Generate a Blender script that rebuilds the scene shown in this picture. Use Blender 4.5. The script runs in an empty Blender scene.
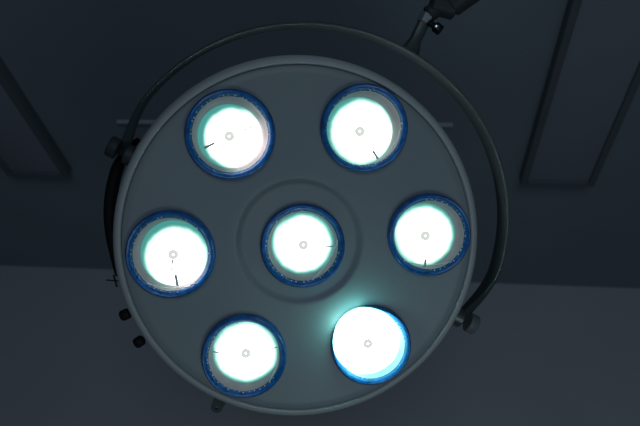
import bpy, bmesh, math, random
from mathutils import Vector, Matrix, noise

random.seed(4)
S = bpy.context.scene
C = S.collection
W, H, F = 640.0, 426.0, 660.0            # frame and focal length in pixels
PI = math.pi

# ------------------------------------------------------------------ camera
# vanishing point of the wall normal and the wall/ceiling line fix the tilt and the roll
pY = Vector((65.0, -442.0, F)).normalized()
nL = Vector((-320.0, -52.0, F)).cross(Vector((320.0, -75.0, F)))
pX = nL.cross(pY).normalized()
if pX.x < 0: pX = -pX
pZ = pX.cross(pY)                         # (right, up, forward) is left handed
if pZ.y < 0: pZ = -pZ
cam_r = Vector((pX.x, pY.x, pZ.x)); cam_u = Vector((pX.y, pY.y, pZ.y)); cam_f = Vector((pX.z, pY.z, pZ.z))
EYE = Vector((0, 0, 1.5))
cd = bpy.data.cameras.new('camera'); cam = bpy.data.objects.new('camera', cd); C.objects.link(cam)
cd.sensor_width = 36; cd.lens = 36 * F / W; cd.clip_start = 0.01
R3 = Matrix((cam_r, cam_u, -cam_f)).transposed()
cam.matrix_world = Matrix.Translation(EYE) @ R3.to_4x4()
S.camera = cam
cd.dof.use_dof = True; cd.dof.focus_distance = 1.13; cd.dof.aperture_fstop = 4.0

def ray(px, py):
    return (cam_r * (px - W / 2) + cam_u * (H / 2 - py) + cam_f * F).normalized()
def hit(px, py, p0, n):                    # a place of the photograph on a plane of the room
    d = ray(px, py)
    return EYE + d * ((p0 - EYE).dot(n) / d.dot(n))

# ------------------------------------------------------------------ materials
def mat(name, base, rough=.5, metal=0.0, nscale=8.0, var=.06, bump=0.0, spec=.5, coat=0.0):
    m = bpy.data.materials.new(name); m.use_nodes = True
    nt = m.node_tree; b = nt.nodes['Principled BSDF']
    tc = nt.nodes.new('ShaderNodeTexCoord'); nz = nt.nodes.new('ShaderNodeTexNoise')
    nz.inputs['Scale'].default_value = nscale; nz.inputs['Detail'].default_value = 4
    nt.links.new(tc.outputs['Object'], nz.inputs['Vector'])
    rp = nt.nodes.new('ShaderNodeValToRGB')
    rp.color_ramp.elements[0].position = .3; rp.color_ramp.elements[1].position = .7
    rp.color_ramp.elements[0].color = (*[c * (1 - var) for c in base], 1)
    rp.color_ramp.elements[1].color = (*[min(1, c * (1 + var)) for c in base], 1)
    nt.links.new(nz.outputs['Fac'], rp.inputs['Fac']); nt.links.new(rp.outputs['Color'], b.inputs['Base Color'])
    b.inputs['Roughness'].default_value = rough; b.inputs['Metallic'].default_value = metal
    b.inputs['Specular IOR Level'].default_value = spec; b.inputs['Coat Weight'].default_value = coat
    if bump:
        bp = nt.nodes.new('ShaderNodeBump'); bp.inputs['Strength'].default_value = bump; bp.inputs['Distance'].default_value = .002
        nt.links.new(nz.outputs['Fac'], bp.inputs['Height']); nt.links.new(bp.outputs['Normal'], b.inputs['Normal'])
    return m

M = dict(
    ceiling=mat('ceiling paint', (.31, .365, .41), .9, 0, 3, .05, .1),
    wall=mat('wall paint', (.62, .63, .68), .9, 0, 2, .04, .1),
    panel=mat('panel diffuser', (.36, .37, .44), .7, 0, 5, .03),
    panel_frame=mat('panel frame', (.17, .19, .21), .6, 0, 5, .05),
    rail=mat('ceiling rail', (.62, .64, .66), .5, 0, 5, .03),
    enamel=mat('lamp enamel', (.285, .325, .36), .40, 0, 5, .03, 0, .35),
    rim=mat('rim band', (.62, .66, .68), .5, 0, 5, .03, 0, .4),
    yoke=mat('yoke enamel', (.060, .078, .085), .38, .2, 9, .05, 0, .5),
    chrome=mat('chrome', (.70, .72, .74), .2, 1, 20, .03),
    steel=mat('brushed steel', (.30, .32, .33), .35, .9, 60, .08),
    black=mat('black rubber', (.010, .011, .012), .6, 0, 30, .1, 0, .2),
    dark=mat('dark arm paint', (.045, .05, .06), .5, 0, 12, .08, 0, .3),
    blue=mat('blue lens ring', (.008, .125, .42), .25, 0, 90, .35, .5, .5),
    cup=mat('reflector cup', (.78, .64, .66), .4, 0, 40, .1),
    strip=mat('support strip', (.80, .88, .86), .7, 0, 40, .1),
    knob=mat('turned steel', (.27, .30, .32), .34, .45, 50, .05),
    bead=mat('glint and wire white', (.86, .92, .95), .25, .1, 40, .05),  # whitish so the beads read as glints; the spring wire shares it
)

def lamp_mat():
    m = bpy.data.materials.new('lit bulb'); m.use_nodes = True
    nt = m.node_tree; N = nt.nodes; L = nt.links; N.clear()
    out = N.new('ShaderNodeOutputMaterial'); em = N.new('ShaderNodeEmission')
    tc = N.new('ShaderNodeTexCoord'); oi = N.new('ShaderNodeObjectInfo')
    sep = N.new('ShaderNodeSeparateXYZ'); L.new(tc.outputs['Object'], sep.inputs[0])
    def math_(op, a, b):
        n = N.new('ShaderNodeMath'); n.operation = op
        for k, v in enumerate((a, b)):
            if isinstance(v, (int, float)): n.inputs[k].default_value = v
            else: L.new(v, n.inputs[k])
        return n.outputs[0]
    x2 = math_('MULTIPLY', sep.outputs[0], sep.outputs[0]); y2 = math_('MULTIPLY', sep.outputs[1], sep.outputs[1])
    r = math_('DIVIDE', math_('SQRT', math_('ADD', x2, y2), 0), .055)
    col = N.new('ShaderNodeSeparateColor'); L.new(oi.outputs['Color'], col.inputs[0])
    side = math_('MULTIPLY', math_('DIVIDE', sep.outputs[0], .055), col.outputs[0])     # dimmer towards local +x
    nz = N.new('ShaderNodeTexNoise'); nz.inputs['Scale'].default_value = 32; nz.inputs['Detail'].default_value = 2
    ad = N.new('ShaderNodeVectorMath'); ad.operation = 'ADD'
    L.new(tc.outputs['Object'], ad.inputs[0]); L.new(oi.outputs['Location'], ad.inputs[1]); L.new(ad.outputs[0], nz.inputs['Vector'])
    wob = math_('MULTIPLY', math_('SUBTRACT', nz.outputs['Fac'], .5), .16)
    t = math_('ADD', math_('ADD', r, side), wob)
    rp = N.new('ShaderNodeValToRGB'); cr = rp.color_ramp
    cr.elements[0].position = .76; cr.elements[0].color = (1, 1, .98, 1)
    cr.elements[1].position = 1.06; cr.elements[1].color = (.012, .055, .05, 1)
    e = cr.elements.new(.87); e.color = (.12, .22, .19, 1)
    e = cr.elements.new(.95); e.color = (.030, .088, .074, 1)
    L.new(t, rp.inputs['Fac']); L.new(rp.outputs['Color'], em.inputs['Color'])
    L.new(math_('MULTIPLY', math_('ADD', col.outputs[1], 1.0), 6.0), em.inputs['Strength'])
    L.new(em.outputs[0], out.inputs['Surface'])
    return m
M['bulb'] = lamp_mat()
def emit(name, c, s):
    m = bpy.data.materials.new(name); m.use_nodes = True; nt = m.node_tree; nt.nodes.clear()
    o = nt.nodes.new('ShaderNodeOutputMaterial'); e = nt.nodes.new('ShaderNodeEmission')
    e.inputs['Color'].default_value = (*c, 1); e.inputs['Strength'].default_value = s
    nt.links.new(e.outputs[0], o.inputs['Surface']); return m
M['capsule'] = emit('lit capsule', (.86, .92, .86), .80)

# ------------------------------------------------------------------ mesh helpers
def obj(name, bm, m, parent=None, smooth=True, angle=40):
    bmesh.ops.recalc_face_normals(bm, faces=bm.faces[:])
    me = bpy.data.meshes.new(name); bm.to_mesh(me); bm.free()
    for mm in (m if isinstance(m, (list, tuple)) else [m]): me.materials.append(mm)
    if smooth:
        me.polygons.foreach_set('use_smooth', [True] * len(me.polygons))
        me.set_sharp_from_angle(angle=math.radians(angle))
    o = bpy.data.objects.new(name, me); C.objects.link(o)
    if parent: o.parent = parent
    return o
def struct(name, bm, m, label=None):
    o = obj(name, bm, m, smooth=False); o['kind'] = 'structure'
    return o
def add_box(bm, c, s, M4=None, bevel=0.0):
    r = bmesh.ops.create_cube(bm, size=1); vs = r['verts']
    bmesh.ops.scale(bm, vec=s, verts=vs)
    if bevel:
        es = list({e for v in vs for e in v.link_edges})
        rb = bmesh.ops.bevel(bm, geom=es, offset=bevel, segments=2, affect='EDGES', profile=.5)
        vs = list({v for f in rb['faces'] for v in f.verts} | {v for v in vs if v.is_valid})
        # collect the whole island
        seen = set(vs); st = list(vs)
        while st:
            for e in st.pop().link_edges:
                for w in e.verts:
                    if w not in seen: seen.add(w); st.append(w)
        vs = list(seen)
    T = Matrix.Translation(c) if M4 is None else M4 @ Matrix.Translation(c)
    bmesh.ops.transform(bm, matrix=T, verts=vs)
def add_lathe(bm, prof, n=64, M4=Matrix.Identity(4), close=False, mi=0):
    rings = []
    for r, z in prof:
        if r < 1e-6: rings.append([bm.verts.new(M4 @ Vector((0, 0, z)))])
        else: rings.append([bm.verts.new(M4 @ Vector((r * math.cos(2*PI*k/n), r * math.sin(2*PI*k/n), z))) for k in range(n)])
    pairs = list(zip(rings, rings[1:])) + ([(rings[-1], rings[0])] if close else [])
    for a, b in pairs:
        for k in range(n):
            j = (k + 1) % n
            q = [a[k % len(a)], a[j % len(a)], b[j % len(b)], b[k % len(b)]]
            q = list(dict.fromkeys(q))
            if len(q) > 2: bm.faces.new(q).material_index = mi
def frame_to(p, d, up=Vector((0, 0, 1))):   # matrix with +z along d, at p
    z = d.normalized(); x = up.cross(z)
    if x.length < 1e-4: x = Vector((1, 0, 0)).cross(z)
    x.normalize(); y = z.cross(x)
    m = Matrix((x, y, z)).transposed().to_4x4(); m.translation = p
    return m
def add_rod(bm, a, b, r, n=24, r2=None, bev=.15, mi=0):
    d = b - a; l = d.length; r2 = r if r2 is None else r2; e = min(r, r2) * bev
    add_lathe(bm, [(0, 0), (r - e, 0), (r, e), (r2, l - e), (r2 - e, l), (0, l)], n, frame_to(a, d), mi=mi)
def add_tube(bm, pts, rad, n=10):
    rings = []
    for i, p in enumerate(pts):
        d = (pts[min(i+1, len(pts)-1)] - pts[max(i-1, 0)])
        m = frame_to(p, d); r = rad[i] if isinstance(rad, list) else rad
        rings.append([bm.verts.new(m @ Vector((r*math.cos(2*PI*k/n), r*math.sin(2*PI*k/n), 0))) for k in range(n)])
    for a, b in zip(rings, rings[1:]):
        for k in range(n): bm.faces.new((a[k], a[(k+1) % n], b[(k+1) % n], b[k]))
    bm.faces.new(rings[0][::-1]); bm.faces.new(rings[-1])

# ------------------------------------------------------------------ room
CEIL = 2.92
pc = Vector((0, 0, CEIL)); UP = Vector((0, 0, 1))
edge = hit(320, 277, pc, UP); WY = edge.y
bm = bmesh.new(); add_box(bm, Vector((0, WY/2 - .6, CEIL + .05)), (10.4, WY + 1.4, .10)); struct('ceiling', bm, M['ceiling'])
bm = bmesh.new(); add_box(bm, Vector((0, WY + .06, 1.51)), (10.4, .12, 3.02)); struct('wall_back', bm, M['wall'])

def ceiling_panel(x0, x1, y0, y1, label):
    """unlit surface-mounted ceiling light: a frame that stands down from the ceiling and a diffuser"""
    root = bpy.data.objects.new('ceiling_light', None); C.objects.link(root)
    root.location = ((x0+x1)/2, (y0+y1)/2, CEIL); root['label'] = label; root['category'] = 'ceiling light'
    root['group'] = 'unlit ceiling lights'
    w, l, h, t = x1-x0, y1-y0, .045, .022
    bm = bmesh.new()
    add_box(bm, Vector((-w/2, 0, -h/2)), (t, l+t, h), None, .003); add_box(bm, Vector((w/2, 0, -h/2)), (t, l+t, h), None, .003)
    add_box(bm, Vector((0, -l/2, -h/2)), (w-t, t, h), None, .003); add_box(bm, Vector((0, l/2, -h/2)), (w-t, t, h), None, .003)
    obj('frame', bm, M['panel_frame'], root)
    bm = bmesh.new(); add_box(bm, Vector((0, 0, -h*.42)), (w-t, l-t, h*.84), None, .003)
    obj('diffuser', bm, M['panel'], root)
pz = Vector((0, 0, CEIL - .045))
a = hit(524, 184, pz, UP); b = hit(592, 184, pz, UP); pw = b.x - a.x
ceiling_panel(a.x, a.x + pw, a.y - 1.25, a.y, 'unlit ceiling light to the right of the surgical lamp')
a = hit(65, 176, pz, UP)
ceiling_panel(a.x - pw, a.x, a.y - 1.25, a.y, 'unlit ceiling light to the left of the surgical lamp')
a = hit(118, 122, pc, UP); b = hit(453, 122, pc, UP)
bm = bmesh.new(); add_box(bm, Vector(((a.x+b.x)/2, (a.y+b.y)/2, CEIL - .006)), (b.x-a.x, .013, .012), None, .003)
struct('trim_1', bm, M['rail'])

# ------------------------------------------------------------------ surgical lamp
TILT = math.radians(8.5)
LP = EYE + ray(302, 243) * 1.125
Nn = (cam_r * (math.sin(TILT)*.57) - cam_u * (math.sin(TILT)*.82) - cam_f * math.cos(TILT)).normalized()
Lx = (cam_r - Nn * cam_r.dot(Nn)).normalized(); Ly = Nn.cross(Lx)
LM = Matrix((Lx, Ly, Nn)).transposed().to_4x4(); LM.translation = LP
LI = LM.inverted()
lamp = bpy.data.objects.new('surgical_light', None); C.objects.link(lamp); lamp.matrix_world = LM
lamp['label'] = 'round seven-bulb surgical lamp hanging from a yoke and ceiling arm, all bulbs lit'
lamp['category'] = 'surgical lamp'
def loc(px, py, z=0.0):                      # place of the photograph on a plane of the lamp, in the lamp's own axes
    return LI @ hit(px, py, LP + Nn*z, Nn)

def face_z(r):                               # gently dished face
    return .007 * max(0, (r - .10) / .19) ** 2.2
units = [  # ring centre, ring radius px, bright disc centre, radius px, dimming amount, dim direction (deg)
    (230, 134.5, 45.5, 229.5, 136.2, 31.8, .20, 160),
    (365, 128, 43.5, 359, 131.5, 33.5, .10, 170),
    (170, 255, 45.0, 174, 253.5, 33.5, .16, 120),
    (303, 246.5, 42.7, 303, 244, 31.5, .03, -20),
    (430.5, 235.5, 40.8, 424, 235, 31, .02, 45),
    (244, 358, 42.5, 246, 351.5, 33, .0, -30),
    (372, 347, 39.5, 367, 341.8, 33, 0, 0)]

# rim centre relative to the ring of bulbs
rc = loc(296, 236, -.045); RC = Vector((-.0042, .0017, 0))
print('rim centre', RC)
RR = .3145; HC = Vector((-.0042, .0017, 0))            # rim radius; the head's axis in the lamp's frame
prof = [(.096, -.0075), (.0985, -.0070), (.1015, -.0054), (.1055, -.0022), (.1085, -.0005), (.112, 0)]
r1 = RR - .0225; zf = face_z(r1)
for k in range(1, 17):
    r = .113 + (r1 - .113) * k / 16; prof.append((r, face_z(r)))
prof += [(RR - .0195, zf - .002), (RR - .0185, zf - .006)]
back = [(RR - .0185, zf - .050), (RR - .0185, zf - .056), (RR - .045, zf - .075), (RR - .105, zf - .100), (RR - .20, zf - .112), (0, zf - .114)]
bm = bmesh.new()
add_lathe(bm, [(0, -.008)] + prof + back, 160, Matrix.Translation(HC))
head = obj('lamp_head', bm, M['enamel'], lamp, angle=50)
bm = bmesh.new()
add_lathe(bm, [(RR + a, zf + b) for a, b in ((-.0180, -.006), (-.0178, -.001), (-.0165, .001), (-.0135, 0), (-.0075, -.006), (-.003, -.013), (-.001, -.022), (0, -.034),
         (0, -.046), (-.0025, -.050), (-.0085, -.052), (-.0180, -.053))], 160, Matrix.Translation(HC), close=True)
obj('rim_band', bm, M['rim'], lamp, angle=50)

def place(o, p, rz=0.0): o.location = p; o.rotation_euler = (0, 0, rz)
UNITSC = 1.0
def unit(i, u):
    cx, cy, rp, wx, wy, wr, dim, ang = u
    p = loc(cx, cy, .006)
    R = (loc(cx + rp, cy, .006) - loc(cx - rp, cy, .006)).length / 2
    rr = math.hypot(p.x, p.y)
    zb = face_z(rr + .06) if rr > .11 else -.008
    if rr > .11: p = loc(cx, cy, zb + .012)
    else: p = loc(cx, cy, zb + .012)
    p.z = zb
    # ring: rounded blue collar with an inward slope
    bm = bmesh.new()
    pr = [(R, -.008), (R, .006), (R*.985, .011), (R*.955, .0135), (R*.92, .0130), (R*.88, .0108), (R*.845, .0082), (R*.825, .005), (R*.82, -.001), (R*.9, -.009)]
    add_lathe(bm, pr, 72, close=True)
    nb = 40
    ring = obj('lens_ring', bm, M['blue'], lamp); place(ring, p)
    rnd = random.Random(i * 7 + 3)
    # white beads stand in for the bulb's sparkle along the inner lip
    bm = bmesh.new()
    a0 = rnd.uniform(0, 6.28)
    for k in range(nb):
        a_ = 2*PI*k/nb + rnd.uniform(-.04, .04)
        if math.cos(a_ - a0) < -.1 and rnd.random() < .75: continue
        s = rnd.uniform(.0009, .0019); q = R * rnd.uniform(.835, .865)
        bmesh.ops.create_icosphere(bm, subdivisions=1, radius=s, matrix=Matrix.Translation((q*math.cos(a_), q*math.sin(a_), .0100)))
    glints = obj('glint_beads', bm, M['bead'], ring); glints['kind'] = 'stuff'
    # grey cup around the bulb
    bm = bmesh.new()
    add_lathe(bm, [(R*.832, .0078), (R*.815, .0068), (R*.78, .0048), (R*.70, .003), (R*.5, .002), (0, .002)], 64)
    obj('reflector_cup', bm, M['cup'], ring)
    # the bright bulb
    zo = .019 if i == 6 else .006
    bp = loc(wx, wy, zb + zo + .003) - p
    br = wr / rp * R
    bm = bmesh.new()
    k_ = .012
    ks = 14
    add_lathe(bm, [(.055 * math.sin(PI/2*t/ks), k_ * math.cos(PI/2*t/ks)) for t in range(ks + 1)] + [(.052, -zo - .001)], 64)
    bulb = obj('bulb', bm, M['bulb'], ring)
    bulb.location = (bp.x, bp.y, zo); bulb.rotation_euler = (0, 0, math.radians(ang)); s = br / .055
    bulb.scale = (s, s, 1); bulb.color = (dim, 12.0 if i == 6 else 0, 0, 1)
    # filament capsule at the middle of the bulb
    bm = bmesh.new()
    add_lathe(bm, [(.0016, .0), (.0085, .0), (.0083, .0022), (.0070, .0032), (.0032, .0032), (.0016, .002)], 20, close=True)
    add_box(bm, Vector((.007, 0, .0008)), (.007, .0016, .0016))
    cap = obj('filament_capsule', bm, M['capsule'], ring); cap.location = (bp.x, bp.y, zo + k_ - .0006)
    cap.rotation_euler = (0, 0, rnd.uniform(0, 6))
    # the bulb's support strips
    for (sa, q0, q1, wd_) in {0: [(205, .50, .86, .0022), (22, .5, .82, .0012)], 1: [(-55, .68, .98, .0022)], 2: [(-85, .62, 1.0, .0026), (-97, .15, .5, .0014)],
                        3: [(-5, .55, 1.0, .0012)], 4: [(-88, .74, 1.02, .0024)], 5: [(8, .45, 1.0, .0010), (178, .5, 1.0, .0010)]}.get(i, []):
        wd_ *= 1.8; bm = bmesh.new()
        Rt = Matrix.Rotation(math.radians(sa), 4, 'Z'); q0 *= br; q1 *= br
        n_ = 6; pr_ = None
        for k in range(n_ + 1):
            q = q0 + (q1 - q0) * k / n_; z = k_ * math.sqrt(max(0, 1 - (q/br)**2)) + .0020
            vs = [bm.verts.new(Rt @ Vector((q, y_, z + dz))) for y_, dz in ((-wd_/2, 0), (wd_/2, 0), (wd_/2, .0008), (-wd_/2, .0008))]
            if pr_:
                for j in range(4): bm.faces.new((pr_[j], pr_[(j+1) % 4], vs[(j+1) % 4], vs[j]))
            else: bm.faces.new(vs[::-1])
            pr_ = vs
        bm.faces.new(pr_)
        st = obj('support_strip', bm, M['strip'], ring, smooth=False); st.location = (bp.x, bp.y, zo)
    # thin spring wire lying across the cup
    wa = {0: (20, 75), 1: (-70, 0), 2: (-130, -60), 3: (-75, 10), 4: (-130, -50), 5: (-45, 20)}.get(i)
    if wa:
        A = Vector((R*.835*math.cos(math.radians(wa[0])), R*.835*math.sin(math.radians(wa[0])), .0105))
        B = Vector((R*.835*math.cos(math.radians(wa[1])), R*.835*math.sin(math.radians(wa[1])), .0105))
        mid = (A + B) / 2; out = mid.copy(); out.z = 0; out.normalize()
        pts = [A.lerp(B, t/10) + out * (.006 * math.sin(PI*t/10)) for t in range(11)]
        bm = bmesh.new(); add_tube(bm, pts, .0008, 6)
        obj('retaining_wire', bm, M['bead'], ring)
for i, u in enumerate(units): unit(i, u)

# ---- yoke: a flat hoop that swings on two pivots, tipped a little out of the head's plane
BW = .050; TH = .004; ZP = -.024; PHI = .221; YH = .0188; YR = .3428
kl = loc(117.5, 149.5, ZP); kr = loc(468, 322, ZP); ym = (kl + kr) / 2; yu = (kr - kl).normalized()
yv0 = Vector((-yu.y, yu.x, 0)).normalized(); yw0 = yu.cross(yv0)
yv = yv0 * math.cos(PHI) + yw0 * math.sin(PHI); yw = yu.cross(yv)
YM = Matrix((yu, yv, yw)).transposed().to_4x4(); YM.translation = ym
HP = (kr - kl).length / 2; XC = math.sqrt(YR**2 - YH**2)
a0 = -math.asin(YH / YR) - .03
print('HP', HP, 'XC', XC)
ZD = YM.to_3x3().inverted() @ Vector((0, 0, 1))
def band(bm, t0, t1, n, r0, zc, wfun, th, mi=0, dip=.026):
    prev = None
    for k in range(n + 1):
        a_ = t0 + (t1 - t0) * k / n
        d = Vector((math.cos(a_), math.sin(a_), 0)); b_ = .0009; w2 = wfun(k / n); q = []
        e_ = max(0, 1 - min(k / n, 1 - k / n) / .11); tk = th + .012 * e_*e_*(3 - 2*e_)      # thicker towards the pivots
        for r_, z_ in ((r0-b_, w2), (r0, w2-b_), (r0, b_-w2), (r0-b_, -w2), (r0-tk+b_, -w2), (r0-tk, b_-w2), (r0-tk, w2-b_), (r0-tk+b_, w2)):
            p_ = Vector((0, YH, 0)) + d * r_ + ZD * (z_ + zc - dip*e_*e_*(3 - 2*e_))
            f = max(0, min(1, 1 - p_.y / .17)); f = f*f*(3 - 2*f); p_.x += math.copysign((HP - XC) * f, p_.x)   # the legs open out to the pivots
            q.append(bm.verts.new(YM @ p_))
        if prev:
            for j in range(8): bm.faces.new((prev[j], prev[(j+1) % 8], q[(j+1) % 8], q[j]))
        else: bm.faces.new(q[::-1])
        prev = q
    bm.faces.new(prev)
def wf(t):                                  # full width, narrowing to the two ends
    e = min(t, 1 - t) / .12
    return .0095 + (BW/2 - .0095) * (e*e*(3 - 2*e) if e < 1 else 1)
ZB = 0.0
bm = bmesh.new(); band(bm, a0, PI - a0, 150, YR, ZB, wf, TH)
obj('yoke', bm, M['yoke'], lamp, angle=30)

# ---- pivots
def pivot(side, near, far):
    x = side * HP
    k = YM @ Vector((x, 0, ZB)); ki = YM @ Vector((x - side*.015, 0, ZB)); d = (YM.to_3x3() @ Vector((side, 0, 0))).normalized()
    # the boss starts inside the head's side wall
    gap = math.hypot(ki.x - HC.x, ki.y - HC.y) - RR
    bm = bmesh.new(); add_rod(bm, ki - d * (gap + .012), ki + d*.0005, .0175, 32, bev=.08)
    o = obj('pivot_boss', bm, near, lamp)
    bm = bmesh.new()
    add_lathe(bm, [(0, 0), (.0165, 0), (.018, .0015), (.018, .0135), (.0165, .016), (.006, .0165), (.005, .0145), (0, .0145)], 32, frame_to(k - d*.0006, d))
    obj('cap', bm, far, o)
    print('pivot', side, k, 'gap', gap)
pivot(-1, M['dark'], M['dark']); pivot(1, M['steel'], M['knob'])

# ---- curved black handle along the left of the rim
bm = bmesh.new()
pts = []; rad = []
path = [(139, 139), (128, 150), (118, 167), (112, 190), (110, 212), (111, 235), (114.5, 258), (117, 276)]
for i, (x, y) in enumerate(path):
    pts.append(loc(x, y, -.085)); rad.append([.004, .008, .011, .0115, .0115, .010, .007, .003][i])
fine = []; fr = []
for i in range(len(pts) - 1):
    for k in range(5):
        t = k/5; p0 = pts[max(i-1, 0)]; p1 = pts[i]; p2 = pts[i+1]; p3 = pts[min(i+2, len(pts)-1)]
        fine.append(.5*((2*p1) + (p2-p0)*t + (2*p0-5*p1+4*p2-p3)*t*t + (-p0+3*p1-3*p2+p3)*t**3)); fr.append(rad[i]*(1-t) + rad[i+1]*t)
fine.append(pts[-1]); fr.append(rad[-1])
add_tube(bm, fine, fr, 14)
hd = obj('side_handle', bm, M['black'], lamp)
bm = bmesh.new(); add_rod(bm, loc(106, 280, -.072), loc(119, 281, -.072), .0012, 8); add_rod(bm, loc(113.5, 275, -.072), loc(117, 287, -.072), .0016, 8)
obj('screw', bm, M['black'], hd)

# ---- two black knobs low on the left of the rim
def rim_knob(px, py):
    c = loc(px, py, -.055); d = Vector((c.x - RC.x, c.y - RC.y, 0)).normalized()
    base = Vector((RC.x, RC.y, c.z)) + d * (RR - .004)
    bm = bmesh.new(); e = (c - base).dot(d) + .008
    add_lathe(bm, [(0, 0), (.0045, 0), (.0045, e - .0155), (.0085, e - .015), (.0098, e - .013), (.0098, e - .002), (.0078, e + .001), (0, e + .001)], 10, frame_to(base, d))
    obj('rim_knob', bm, M['black'], lamp)
rim_knob(125.5, 314.5); rim_knob(139.5, 341.5)

# ---- lug with a hole at the bottom of the rim
c = loc(217, 406.5, -.060); d = Vector((c.x - RC.x, c.y - RC.y, 0)).normalized(); tdir = Vector((-d.y, d.x, 0))
base = Vector((RC.x, RC.y, c.z)) + d * (RR - .006)
bm = bmesh.new(); e = (c - base).dot(d); n = 16
outl = [base - tdir*.016, base - tdir*.0115 + d*(e*.5)] + [base + d*e + (d*math.sin(PI*k/n) - tdir*math.cos(PI*k/n))*.0105 for k in range(n+1)] + [base + tdir*.0115 + d*(e*.5), base + tdir*.016]
hole = [base + d*(e+.0015) + (d*math.sin(2*PI*k/14) + tdir*math.cos(2*PI*k/14))*.0032 for k in range(14)]
top = []
for zz in (.004, -.004):
    vo = [bm.verts.new(p + Vector((0, 0, zz))) for p in outl]; vh = [bm.verts.new(p + Vector((0, 0, zz))) for p in hole]
    es = [bm.edges.new((vo[k], vo[(k+1) % len(vo)])) for k in range(len(vo))] + [bm.edges.new((vh[k], vh[(k+1) % 14])) for k in range(14)]
    bmesh.ops.triangle_fill(bm, edges=es, use_beauty=True); top.append((vo, vh))
for j in (0, 1):
    A, B = top[0][j], top[1][j]
    for k in range(len(A)): bm.faces.new((A[k], A[(k+1) % len(A)], B[(k+1) % len(A)], B[k]))
obj('hanging_lug', bm, M['yoke'], lamp, smooth=False)

# ---- stem, joint and ceiling arm
zs = (YM @ (Vector((0, YH, 0)) + Vector((math.cos(1.46)*YR, math.sin(1.46)*YR, ZB)))).z
def hoop(a_, r_=YR): return YM @ (Vector((0, YH, 0)) + Vector((math.cos(a_)*r_, math.sin(a_)*r_, 0)))
def pix(p):
    p = LM @ p - EYE; z = p.dot(cam_f); return Vector((W/2 + F*p.dot(cam_r)/z, H/2 - F*p.dot(cam_u)/z))
ast = min((.8 + .01*k for k in range(150)), key=lambda q: abs(math.atan2(232 - pix(hoop(q)).y, pix(hoop(q)).x - 300) - math.atan2(232 - 50, 411 - 300)))
s0 = hoop(ast, YR - .0002); zs = s0.z; s1 = loc(424, 22, zs)
print('stem', ast, pix(s0))
ax = (s1 - s0).normalized()
bm = bmesh.new()
Ms = frame_to(s0 - ax*.002, ax, Vector((0, 0, 1)))
l = (s1 - s0).length
rings = []
for (h_, wx_, wz_) in ((0, .021, .020), (.010, .017, .018), (.024, .0115, .0125), (l*.75, .0120, .0115), (l + .004, .0115, .011)):
    ring = []
    for k in range(20):
        a_ = 2*PI*k/20; ca, sa = math.cos(a_), math.sin(a_)
        f = 1 / max(abs(ca), abs(sa)) ** .7
        ring.append(bm.verts.new(Ms @ Vector((wx_*ca*f*.8, wz_*sa*f*.8, h_))))
    rings.append(ring)
for A, B in zip(rings, rings[1:]):
    for k in range(20): bm.faces.new((A[k], A[(k+1) % 20], B[(k+1) % 20], B[k]))
bm.faces.new(rings[0][::-1]); bm.faces.new(rings[-1])
obj('stem', bm, M['yoke'], lamp, angle=35)

bm = bmesh.new(); add_rod(bm, s1 - ax*.003, s1 + ax*.014, .0125, 6, bev=.15)
nut = obj('stem_nut', bm, M['knob'], lamp, angle=20)
j0 = s1 + ax*.012; j1 = loc(441, 6, zs)
bm = bmesh.new(); add_rod(bm, j0, j1, .013, 24); 
jd = loc(431, 6, zs); je = loc(452, 13, zs)
add_rod(bm, loc(431, 2, zs), loc(455, 9, zs), .018, 28)
joint = obj('swivel_joint', bm, M['dark'], lamp)
bm = bmesh.new()
add_rod(bm, loc(428, 22, zs + .012), loc(436, 27, zs + .014), .005, 12); add_rod(bm, loc(434.5, 26, zs + .014), loc(441, 31, zs + .014), .0085, 10)
obj('lock_lever', bm, M['black'], joint)
bm = bmesh.new(); add_lathe(bm, [(0, .003), (.003, .0025), (.0045, 0), (0, -.002)], 12, frame_to(loc(437, 27, zs + .024), Vector((0, 0, 1)), Vector((0, 1, 0))))
obj('lever_screw', bm, M['chrome'], joint)

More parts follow.
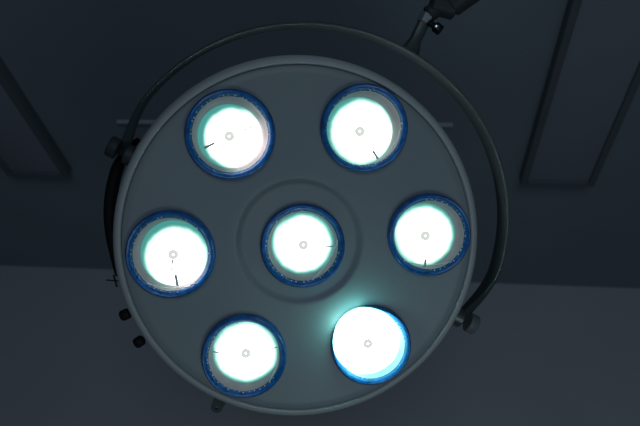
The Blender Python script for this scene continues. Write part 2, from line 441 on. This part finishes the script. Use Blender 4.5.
# spring arm to a ceiling tube, in room coordinates
J = LM @ loc(450, 6, zs)
K = Vector((J.x + .55, J.y - .34, 2.62)); T = Vector((K.x, K.y, CEIL))
bm = bmesh.new(); J2 = J + (K - J).normalized()*.10
add_rod(bm, LI @ J, LI @ J2, .020, 24, .024); add_rod(bm, LI @ J2, LI @ K, .027, 24)
arm = obj('spring_arm', bm, M['dark'], lamp)
bm = bmesh.new(); add_rod(bm, LI @ (K - UP*.06), LI @ T, .03, 28)
add_lathe(bm, [(0, 0), (.11, 0), (.11, .012), (.10, .03), (.05, .06), (.04, .06), (0, .06)], 40, LI.to_3x3().to_4x4() if False else LI @ frame_to(T, -UP))
obj('ceiling_mount', bm, M['enamel'], lamp)

# ------------------------------------------------------------------ light
w = bpy.data.worlds.new('room ambience'); S.world = w; w.use_nodes = True
bg = w.node_tree.nodes['Background']; bg.inputs['Color'].default_value = (.50, .72, 1.0, 1); bg.inputs['Strength'].default_value = .010
def area(name, p, target, sx, sy, e, c):
    ld = bpy.data.lights.new(name, 'AREA'); ld.shape = 'RECTANGLE'; ld.size = sx; ld.size_y = sy; ld.energy = e; ld.color = c
    lo = bpy.data.objects.new(name, ld); C.objects.link(lo); lo.location = p
    lo.rotation_euler = (target - p).to_track_quat('-Z', 'Y').to_euler()
# added cool fill lamp behind the camera, no known source there
area('rear_fill', Vector((.4, -2.6, .9)), Vector((0, 2.6, 1.6)), 1.6, 1.2, 13, (.66, .83, 1.0))
# added low fill lamp, unseen, set to mirror in the lamp face
fp = hit(335, 310, LP, Nn); vd = (fp - EYE).normalized(); rd = vd - 2 * vd.dot(Nn) * Nn
fill_pos = fp + rd * 1.2
area('face_fill', fill_pos, fp, .5, .5, 1.35, (.74, .97, 1.0))
print('fill_pos', fill_pos)

S.view_settings.view_transform = 'Standard'; S.view_settings.look = 'None'
S.view_settings.exposure = 0; S.view_settings.gamma = 1; S.view_settings.use_curve_mapping = False
print('wall y', WY, 'lamp', LP, 'J', J)
